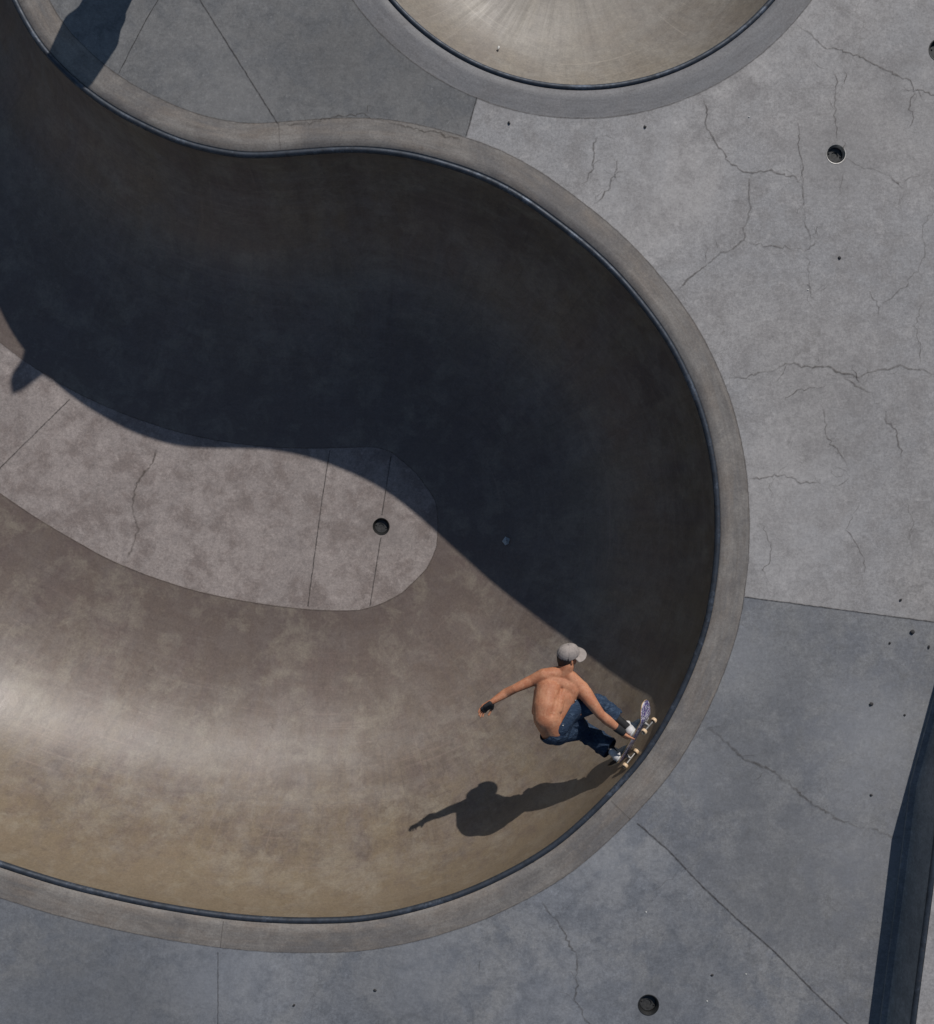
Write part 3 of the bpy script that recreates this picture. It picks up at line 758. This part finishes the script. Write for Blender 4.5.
# ------------------------------------------------------------------ skater
def make_skater():
    pelvis = I(557, 729, -8)
    root = thing('person', 'shirtless skater in a grey cap and blue jeans crouching and grabbing the skateboard', 'person', B(0, 0, -.02))
    Z = Vector((0, 0, 1))
    # torso
    hd = I(568.0, 656.0, 8); up, f, s = frame(Vector((.02, .88, .46)), Vector((.90, .16, -.40)))
    shL = I(543.5, 675.5, 7); shR = I(581, 688.5, 5)
    ax = Vector((.12, .1, 1))
    P = [(I(550,680,4), 11.5*u_, I(571,687,3), 12*u_, dict(axis=ax, flat=.9)),
         (I(548.5,694,6), 13.5*u_, I(564,697,4), 13*u_, dict(axis=ax, flat=.92)),
         (I(549,690,7), 13.6*u_, I(546.6,706,14), 13.6*u_), (I(546.6,706,14), 13.6*u_, I(546.8,718,16), 13.4*u_),
         (I(546.8,718,16), 13.4*u_, I(552,727.5,9), 13.2*u_), (I(564,697,3), 12.6*u_, I(557,714,5), 12*u_),
         (I(556,704,0), 12*u_, I(566,690,-4), 11*u_),
         (I(558,728,4), 10*u_, I(551.5,730.5,6), 11.6*u_),
         (I(563,674,4), 8.5*u_, I(567,666,7), 7.2*u_), (I(567,666,7), 7.2*u_, hd-up*3*u_-f*1*u_, 6.8*u_),
         (I(565,672.5,5), 7.2*u_, shL, 7.0*u_), (I(566,673.5,5), 7.4*u_, shR, 7.6*u_), (I(560,682,4), 9.5*u_, I(566,690,3), 11*u_),
         (I(551,684,8.6), 6.6*u_, I(549,693,10.6), 6.2*u_), (I(573,690,7.0), 7.0*u_, I(569,699,7.6), 6.2*u_),      # shoulder blades
         (I(557.5,686,9.0), 5*u_, I(549.5,708,20.0), 6*u_), (I(563.5,688,8.5), 5*u_, I(556.5,709,17), 6*u_),       # columns beside the spine
         (I(543.5,710,19), 7*u_, I(545.5,722,19.5), 6.5*u_), (I(552.5,712,20), 6*u_, I(554,722,18), 6*u_), (I(537,690,6), 3.0*u_, I(535.5,712,11), 4.0*u_)]
    P += head_prims(hd, up, f, s, 1.08)
    # left arm, held out behind
    eL = I(515, 688.5, 5); wL = I(492.5, 701.5, 4)
    P += [(shL, 7.0*u_, I(531,681,4), 5.6*u_), (I(546,680,5), 7.5*u_, I(535,681,4), 5.4*u_), (I(531,681,4), 5.8*u_, eL, 4.5*u_),
          (eL, 4.4*u_, I(506,693.0,1), 4.8*u_), (I(506,693.0,1), 4.8*u_, wL, 3.0*u_)]
    HL1 = (I(492.5,701.5,4), Vector((-.76,-.60,-.2)), Vector((.42,-.60,.68)), -1, (14, 20, 14))
    h1, _ = hand_prims(*HL1, k=1.28, palm=7.8)
    P += h1
    # right arm, reaching down to the board
    P += [(shR, 8.0*u_, I(586,695,8), 7.2*u_), (I(585,693,8), 7.4*u_, I(592,703,12), 6.2*u_), (I(592,703,12), 6.1*u_, I(600.5,714.5,12), 4.9*u_),
          (I(600.5,714.5,12), 4.8*u_, I(607,720,10), 5.2*u_), (I(607,720,10), 5.2*u_, I(621.5,731.5,4), 3.2*u_), (I(575,693,0), 8*u_, shR, 7*u_)]
    grab = B(-.005, -.112, -.012)
    wr = I(622, 732, 4)
    dh = (grab+Ub*.0-wr).normalized()
    h2, _ = hand_prims(wr, dh, (Wb*.8+Ub*.35), 1, (55, 75, 50), k=1.12, palm=6.8, spread=.4)
    P += h2
    # legs
    kF, aF = I(597, 702.5, 3), B(.11, -.085, -.118)
    kR, aR = I(583, 730, -41), B(-.215, -.055, -.088)
    hF, hR = I(564, 716, -3), I(556, 732, 0)
    P += [(hF, 8*u_, kF, 6*u_), (kF, 6*u_, kF.lerp(aF, .4), 5.6*u_), (kF.lerp(aF, .4), 5.6*u_, aF, 3.4*u_),
          (hR, 8*u_, kR, 6*u_), (kR, 6*u_, kR.lerp(aR, .4), 5.6*u_), (kR.lerp(aR, .4), 5.6*u_, aR, 3.4*u_)]
    for x in (.12, -.215):
        P += [(B(x, -.055, -.088), 3.4*u_, B(x, -.05, -.045), 3.2*u_), (B(x, -.06, -.045), 3.2*u_, B(x, .13, -.035), 2.6*u_)]
    me = remesh(P, .0048, 16)
    # spine furrow
    sp = [I(561,689,14), I(555.5,699,16), I(551,712,17), I(552.5,724,12)]
    n = len(me.vertices); co = np.empty(n*3); me.vertices.foreach_get('co', co); co = co.reshape(-1, 3)
    dmin = np.full(n, 9.)
    for a, b in zip(sp[:-1], sp[1:]):
        A = np.array(a); Bv = np.array(b)-A; t = np.clip(((co-A)@Bv)/(Bv@Bv), 0, 1); dd = co-(A+t[:, None]*Bv); dmin = np.minimum(dmin, np.hypot(dd[:, 0], dd[:, 1]))
    top = co[:, 2] > -2*u_
    co[:, 2] -= np.where(top, 1.3*u_*np.exp(-(dmin/(2.0*u_))**2), 0)
    me.vertices.foreach_set('co', co.ravel())
    obj('body', me, M['skin'], root)
    # jeans
    cF = kF.lerp(aF, .60); cR = kR.lerp(aR, .84)
    wd = (I(572,697,0)-I(540,734,0)).normalized()      # along the waist line
    J = [(I(566,711,0), 12.2*u_, I(556,731,1), 13.6*u_), (I(556,731,1), 13.6*u_, I(552.5,731,7), 13.2*u_),
         (I(568,709,0), 12.8*u_, I(573,704,-2), 10.8*u_), (I(551,731.8,8), 12.8*u_, I(572,706,0), 11.8*u_), (I(556,724,9), 13.4*u_, I(568,709,2), 12.6*u_),
         (I(557,733,-4), 12.5*u_, I(569,727,-14), 12*u_), (I(569,712,-4), 12*u_, I(581,706,-4), 10.5*u_),
         (I(579,708,-4), 10.6*u_, kF, 9.0*u_), (kF, 9.0*u_, cF, 9.8*u_, dict(flatend=True)),
         (I(562,731,-6), 12.0*u_, kR, 9.6*u_), (kR, 9.6*u_, cR, 11.2*u_, dict(flatend=True, axis=Z, flat=.8)),
         (I(574,720,-10), 10*u_, I(580,727,-32), 9.0*u_)]
    rf = random.Random(5)
    def folds(a, b, r, nn, axv=Z):
        d = (b-a).normalized(); o = d.orthogonal().normalized(); o2 = d.cross(o)
        for i in range(nn):
            t = (i+.5)/nn; c = a.lerp(b, t); th0 = rf.uniform(0, 6.28)
            q = []
            for k in range(5):
                th = th0+k*.42; q.append(c+(o*math.cos(th)+o2*math.sin(th))*r*u_+d*(k-2)*1.3*u_*rf.choice((-1, 1)))
            for p1, p2 in zip(q[:-1], q[1:]): J.append((p1, 1.3*u_, p2, 1.3*u_))
    folds(I(579,707,-8), kF, 9.6, 4); folds(kF, cF, 9.0, 7); folds(kR, cR, 10.6, 7); folds(I(562,732,-14), kR, 11.2, 4)
    me = remesh(J, .0058, 3)
    # cut the jeans at the waistline: keep the hip side of a slanting plane
    mid = I(557.3, 715.5, 4); nrm = Vector((.74, -.62, -.25)).normalized()
    bm = bmesh.new(); bm.from_mesh(me)
    bmesh.ops.bisect_plane(bm, geom=bm.verts[:]+bm.edges[:]+bm.faces[:], plane_co=mid, plane_no=nrm, clear_inner=True, clear_outer=False)
    # drop the disc that closes each cuff
    dead = []
    for c, k in ((cF, kF), (cR, kR)):
        d = (c-k).normalized()
        dead += [fc for fc in bm.faces if (fc.calc_center_median()-c).dot(d) > -.4*u_ and (fc.calc_center_median()-c).length < 10.2*u_ and fc.normal.dot(d) > .75]
    bmesh.ops.delete(bm, geom=list(set(dead)), context='FACES')
    bmesh.ops.solidify(bm, geom=bm.faces[:], thickness=.6*u_)
    jeans = obj('jeans', bm, M['denim'], root)
    # waistband, back pocket rivets
    bd = bmesh.new(); wb = []
    pl = mid+nrm*.8*u_; a1 = nrm.cross(Z).normalized(); a2 = nrm.cross(a1).normalized(); cc = I(556.5,716,-6)
    cc = cc+nrm*((pl-cc).dot(nrm))
    for q, w_ in ((0, .2), (2.6, .5)):
        ring = []
        for i in range(40):
            t = 2*math.pi*i/40; ring.append(bd.verts.new(cc+nrm*q*u_+a1*math.cos(t)*(19.3+w_)*u_*1.0+a2*math.sin(t)*(13.4+w_)*u_))
        wb.append(ring)
    for i in range(40): bd.faces.new((wb[0][i], wb[0][(i+1) % 40], wb[1][(i+1) % 40], wb[1][i]))
    bd.free()
    for (x, y, z) in ((575.2,700.5,11),(562.8,725.5,20.5)):
        bm = bmesh.new(); bmesh.ops.create_uvsphere(bm, u_segments=12, v_segments=8, radius=1.0*u_, matrix=Matrix.Translation(I(x, y, z)))
        obj('rivet', bm, M['chrome'], jeans)
    # shoes
    for x, sc in ((.11, 1.30), (-.215, 1.15)):
        sh = []
        def q(l, w, h): return B(x+l*sc, (w+.02)*sc-.02, -.0125-h*sc)
        sh += [(q(0,-.085,.035), .036, q(0,-.03,.035), .037, dict(axis=Ub, flat=.95)), (q(0,-.03,.035), .037, q(0,.06,.028), .040, dict(axis=Ub, flat=.72)),
               (q(0,.06,.026), .041, q(-.004,.135,.022), .034, dict(axis=Ub, flat=.62)), (q(0,-.075,.04), .034, q(0,-.068,.085), .033), (q(0,-.04,.04), .034, q(0,-.045,.075), .034)]
        shoe = obj('shoe', remesh([(a_, b_*sc, c_, d_*sc, *e_) for a_, b_, c_, d_, *e_ in sh], .006, 3), M['shoe'], root)
        so = []
        so += [(q(0,-.088,.010), .037, q(0,.05,.010), .041, dict(axis=Ub, flat=.25)), (q(0,.05,.010), .042, q(-.004,.14,.010), .036, dict(axis=Ub, flat=.27))]
        obj('sole', remesh([(a_, b_*sc, c_, d_*sc, *e_) for a_, b_, c_, d_, *e_ in so], .005, 1), M['rubber'], shoe)
        bm = bmesh.new()
        for k in range(5):
            y = -.015+k*.019; cone_hull(bm, q(-.02, y, .062-.0025*k), .0035, q(.02, y+.004, .062-.0025*k), .0035)
        obj('lace', bm, M['lace'], shoe)
        bm = bmesh.new(); cone_hull(bm, q(0,-.07,.05), .038, (cF if x > 0 else cR), .045); obj('sock', bm, M['black_cloth'], root)
    # cap
    cc = hd+up*3.2*u_-f*.2*u_
    cp = remesh([(cc-f*1.2*u_, 10.4*u_, cc+f*1.6*u_, 10.2*u_, dict(axis=s, flat=.93))], .004, 3)
    bm = bmesh.new(); bm.from_mesh(cp)
    tilt = (up*.97-f*.24).normalized()
    bmesh.ops.bisect_plane(bm, geom=bm.verts[:]+bm.edges[:]+bm.faces[:], plane_co=cc-up*1.8*u_, plane_no=tilt, clear_inner=True)
    for v in bm.verts:                                # six-panel seams
        r = v.co-cc; a = math.atan2(r.dot(s), r.dot(f)); k = abs(((a*3/math.pi)+.5) % 1-.5)
        if k < .05 and r.dot(up) < 10*u_: v.co -= r.normalized()*.5*u_
        if r.dot(f) < 0: v.co += f*.6*u_*0
        v.co += f*.9*u_*max(0, r.dot(f)/(10*u_))*max(0, r.dot(up)/(10*u_))
    bmesh.ops.solidify(bm, geom=bm.faces[:], thickness=.35*u_)
    cap = obj('cap', bm, M['cap'], root)
    bm = bmesh.new(); R1 = []; nb = 18
    b0 = cc-up*1.0*u_
    for lay in (0, .5):
        rows = []
        for j in range(7):
            row = []
            for i in range(nb+1):
                a = math.radians(-72+144*i/nb); inr = 9.6; outr = 9.6+9.8*math.cos(a*.95)**.55
                r = inr+(outr-inr)*j/6
                row.append(bm.verts.new(b0+f*r*math.cos(a)*u_+s*r*math.sin(a)*.93*u_+up*(lay-.0030*(r*math.sin(a))**2*3-.06*(r-9)*1.6)*u_))
            rows.append(row)
        R1.append(rows)
    for rows in R1:
        for j in range(6):
            for i in range(nb): bm.faces.new((rows[j][i], rows[j][i+1], rows[j+1][i+1], rows[j+1][i]))
    for i in range(nb): bm.faces.new((R1[0][6][i], R1[0][6][i+1], R1[1][6][i+1], R1[1][6][i]))
    for j in range(6):
        for e in (0, nb): bm.faces.new((R1[0][j][e], R1[0][j+1][e], R1[1][j+1][e], R1[1][j][e]))
    bmesh.ops.recalc_face_normals(bm, faces=bm.faces)
    obj('brim', bm, M['cap'], cap)
    bm = bmesh.new(); bmesh.ops.create_uvsphere(bm, u_segments=12, v_segments=8, radius=1.0*u_, matrix=Matrix.Translation(cc+up*10.4*u_)); obj('button', bm, M['cap'], cap)
    bm = bmesh.new(); pts = [cc-f*9.9*u_*math.cos(t)+s*10.0*u_*math.sin(t)*.93-up*(1.6-.2*0)*u_ for t in [math.radians(-32+8*i) for i in range(9)]]
    for p1, p2 in zip(pts[:-1], pts[1:]): cone_hull(bm, p1, 1.0*u_, p2, 1.0*u_)
    obj('strap', bm, M['black_cloth'], cap)
    # hair under the cap
    hr = remesh([(hd-f*3*u_-up*2*u_, 8.2*u_, hd-f*4.6*u_-up*9.0*u_, 5.4*u_), (hd-f*2.4*u_+up*1*u_, 9.4*u_, hd-f*3.4*u_-up*3.8*u_, 7.8*u_, dict(axis=s, flat=.98)), (hd+s*6.4*u_-up*.5*u_-f*1.5*u_, 2.1*u_, hd+s*6.2*u_+f*1*u_, 1.5*u_), (hd-s*6.4*u_-up*.5*u_-f*1.5*u_, 2.1*u_, hd-s*6.2*u_+f*1*u_, 1.5*u_)], .005, 1)
    obj('hair', hr, M['hair'], root)
    for g_ in (-1, 1):
        bm = bmesh.new(); bmesh.ops.create_uvsphere(bm, u_segments=12, v_segments=8, radius=1.1*u_, matrix=Matrix.Translation(hd+f*7.7*u_+s*g_*3*u_-up*.3*u_)); obj('eye', bm, M['eye'], root)
    # wristband, and a dark layer over the palm side of the left hand
    a = I(617, 728, 6.2)
    bm = bmesh.new(); cone_hull(bm, a, 4.4*u_, I(622, 731.8, 4.2), 4.0*u_); obj('wristband', bm, M['black_cloth'], root)
    h1, _ = hand_prims(*HL1, k=1.28, palm=7.8)
    gl = []
    for i, p in enumerate(h1):
        if i == 0: continue
        if 1 <= i <= 4 or i in (5, 8, 11, 14, 17): o_ = Vector((.42,-.60,.68))*1.1*u_; gl.append((p[0]+o_, p[1]*1.1, p[0].lerp(p[2], .8)+o_, p[3]*1.1))
    obj('dark_palm', remesh(gl, .0045, 2), M['black_cloth'], root)
make_skater()

# ------------------------------------------------------------------ spectator just above the frame (his shadow falls into it)
def make_spectator():
    bx, by = 157, -102
    root = thing('person', 'unseen person standing above the frame, dark hood added to shape the shadow at the top left', 'person', W(bx, by, 0))
    # body axes: facing the bowl (down-left in plan)
    fr = Vector((-math.sin(PH), -math.cos(PH), 0)); sd = Vector((0, 0, 1)).cross(fr)
    def q(s_, f_, z): return W(bx, by, 0)+sd*s_+fr*f_+Vector((0, 0, z))
    lean = -.19
    c = q(lean, .03, 1.585); up, f, s = frame(Vector((0, 0, 1))+sd*-.02, fr+Vector((0, 0, -.25)))
    P = head_prims(c, up, f, s)
    P += [(q(lean*.8,0,1.42), .052, c-up*.03, .05), (q(-.19,0,1.37), .075, q(.10,0,1.37), .075), (q(-.08,.01,1.28), .125, q(.06,.01,1.28), .125),
          (q(0,0,1.2), .13, q(0,0,.98), .13), (q(0,0,.95), .14, q(0,0,.92), .14)]
    for g in (-1, 1):
        sh = q(g*.165-.045, 0, 1.37); el = q(g*.20-.02, -.02, 1.10); wr = q(g*.15, .07, .88)
        P += [(sh, .055, el, .042), (el, .042, wr, .028)]
        h, _ = hand_prims(wr, Vector((0, 0, -1))+fr*.2, -sd*g, g, (12, 18, 12), k=.95)
        P += h
        hp = q(g*.09, 0, .92); kn = q(g*.11, .03, .5); an = q(g*.12, 0, .09)
        P += [(hp, .09, kn, .06), (kn, .06, q(g*.115, .0, .33), .055), (q(g*.115, .0, .33), .055, an, .038), (an, .035, q(g*.13, .12, .04), .032)]
    obj('body', remesh(P, .006, 4), M['skin'], root)
    sh = [(q(lean*.6,-.01,1.38), .15, c+up*.02-f*.02, .10), (c-f*.02, .105, c+up*.16-f*.04, .025), (q(-.17,0,1.375), .085, q(.10,0,1.375), .085), (q(-.08,.01,1.28), .14, q(.06,.01,1.28), .14), (q(0,0,1.2), .148, q(0,0,.95), .152), (q(-.05,0,.9), .14, q(.05,0,.9), .14)]  # hood added and drawn to a point to shape the cast shadow's tip
    for g in (-1, 1): sh += [(q(g*.165-.045, 0, 1.37), .078, q(g*.20-.02, -.02, 1.10), .072), (q(g*.20-.02, -.02, 1.10), .072, q(g*.155, .06, .90), .05), (q(g*.12,0,1.25), .09, q(g*.13,0,.92), .09)]
    obj('hoodie', remesh(sh, .009, 3), plain('hoodie_cloth', (.12,.13,.15), .85), root)
    pt = [(q(-.06,0,.9), .13, q(.06,0,.9), .13)]
    for g in (-1, 1): pt += [(q(g*.09,0,.9), .105, q(g*.11,.03,.5), .082), (q(g*.11,.03,.5), .082, q(g*.12,0,.08), .075, dict(flatend=True))]
    obj('trousers', remesh(pt, .009, 3), M['denim'], root)
    for g in (-1, 1):
        shoe = obj('shoe', remesh([(q(g*.12,-.02,.055), .045, q(g*.13,.16,.045), .040), (q(g*.12,-.01,.06), .045, q(g*.12,-.01,.1), .042)], .008, 2), M['black_cloth'], root)
    obj('hair', remesh([(c+up*.02-f*.01, .088, c-f*.03-up*.02, .075)], .007, 1), M['hair'], root)
    for g in (-1, 1):
        bm = bmesh.new(); bmesh.ops.create_uvsphere(bm, u_segments=12, v_segments=8, radius=1.1*u_, matrix=Matrix.Translation(c+f*7.7*u_+s*g*3*u_-up*.3*u_)); obj('eye', bm, M['eye'], root)
make_spectator()

# ------------------------------------------------------------------ light, sky, camera
sc = bpy.context.scene
w = bpy.data.worlds.new('World'); sc.world = w; w.use_nodes = True
nt = w.node_tree; bg = nt.nodes['Background']; sky = nt.nodes.new('ShaderNodeTexSky')
sky.sky_type = 'NISHITA'; sky.sun_disc = False; sky.sun_elevation = EL; sky.sun_rotation = PH; sky.air_density = 1.3; sky.dust_density = .3; sky.ozone_density = 2.5
nt.links.new(sky.outputs[0], bg.inputs[0]); bg.inputs[1].default_value = .054
sl = bpy.data.lights.new('sun', 'SUN'); sl.energy = 3.4; sl.angle = math.radians(.53); sl.color = (1, .955, .90)
so = bpy.data.objects.new('sun', sl); C.objects.link(so); so.rotation_euler = (-SUN).to_track_quat('-Z', 'Y').to_euler(); so.location = SUN*30
cd = bpy.data.cameras.new('camera'); cam = bpy.data.objects.new('camera', cd); C.objects.link(cam)
cam.location = (0, 0, HC/S); cam.rotation_euler = (0, 0, 0); cd.sensor_fit = 'HORIZONTAL'; cd.sensor_width = 36; cd.lens = 36*HC/934
cd.clip_end = 1000; cd.clip_start = .05
sc.camera = cam
sc.view_settings.view_transform = 'Standard'; sc.view_settings.look = 'None'; sc.view_settings.exposure = 0; sc.view_settings.gamma = 1
sc.view_settings.use_curve_mapping = False
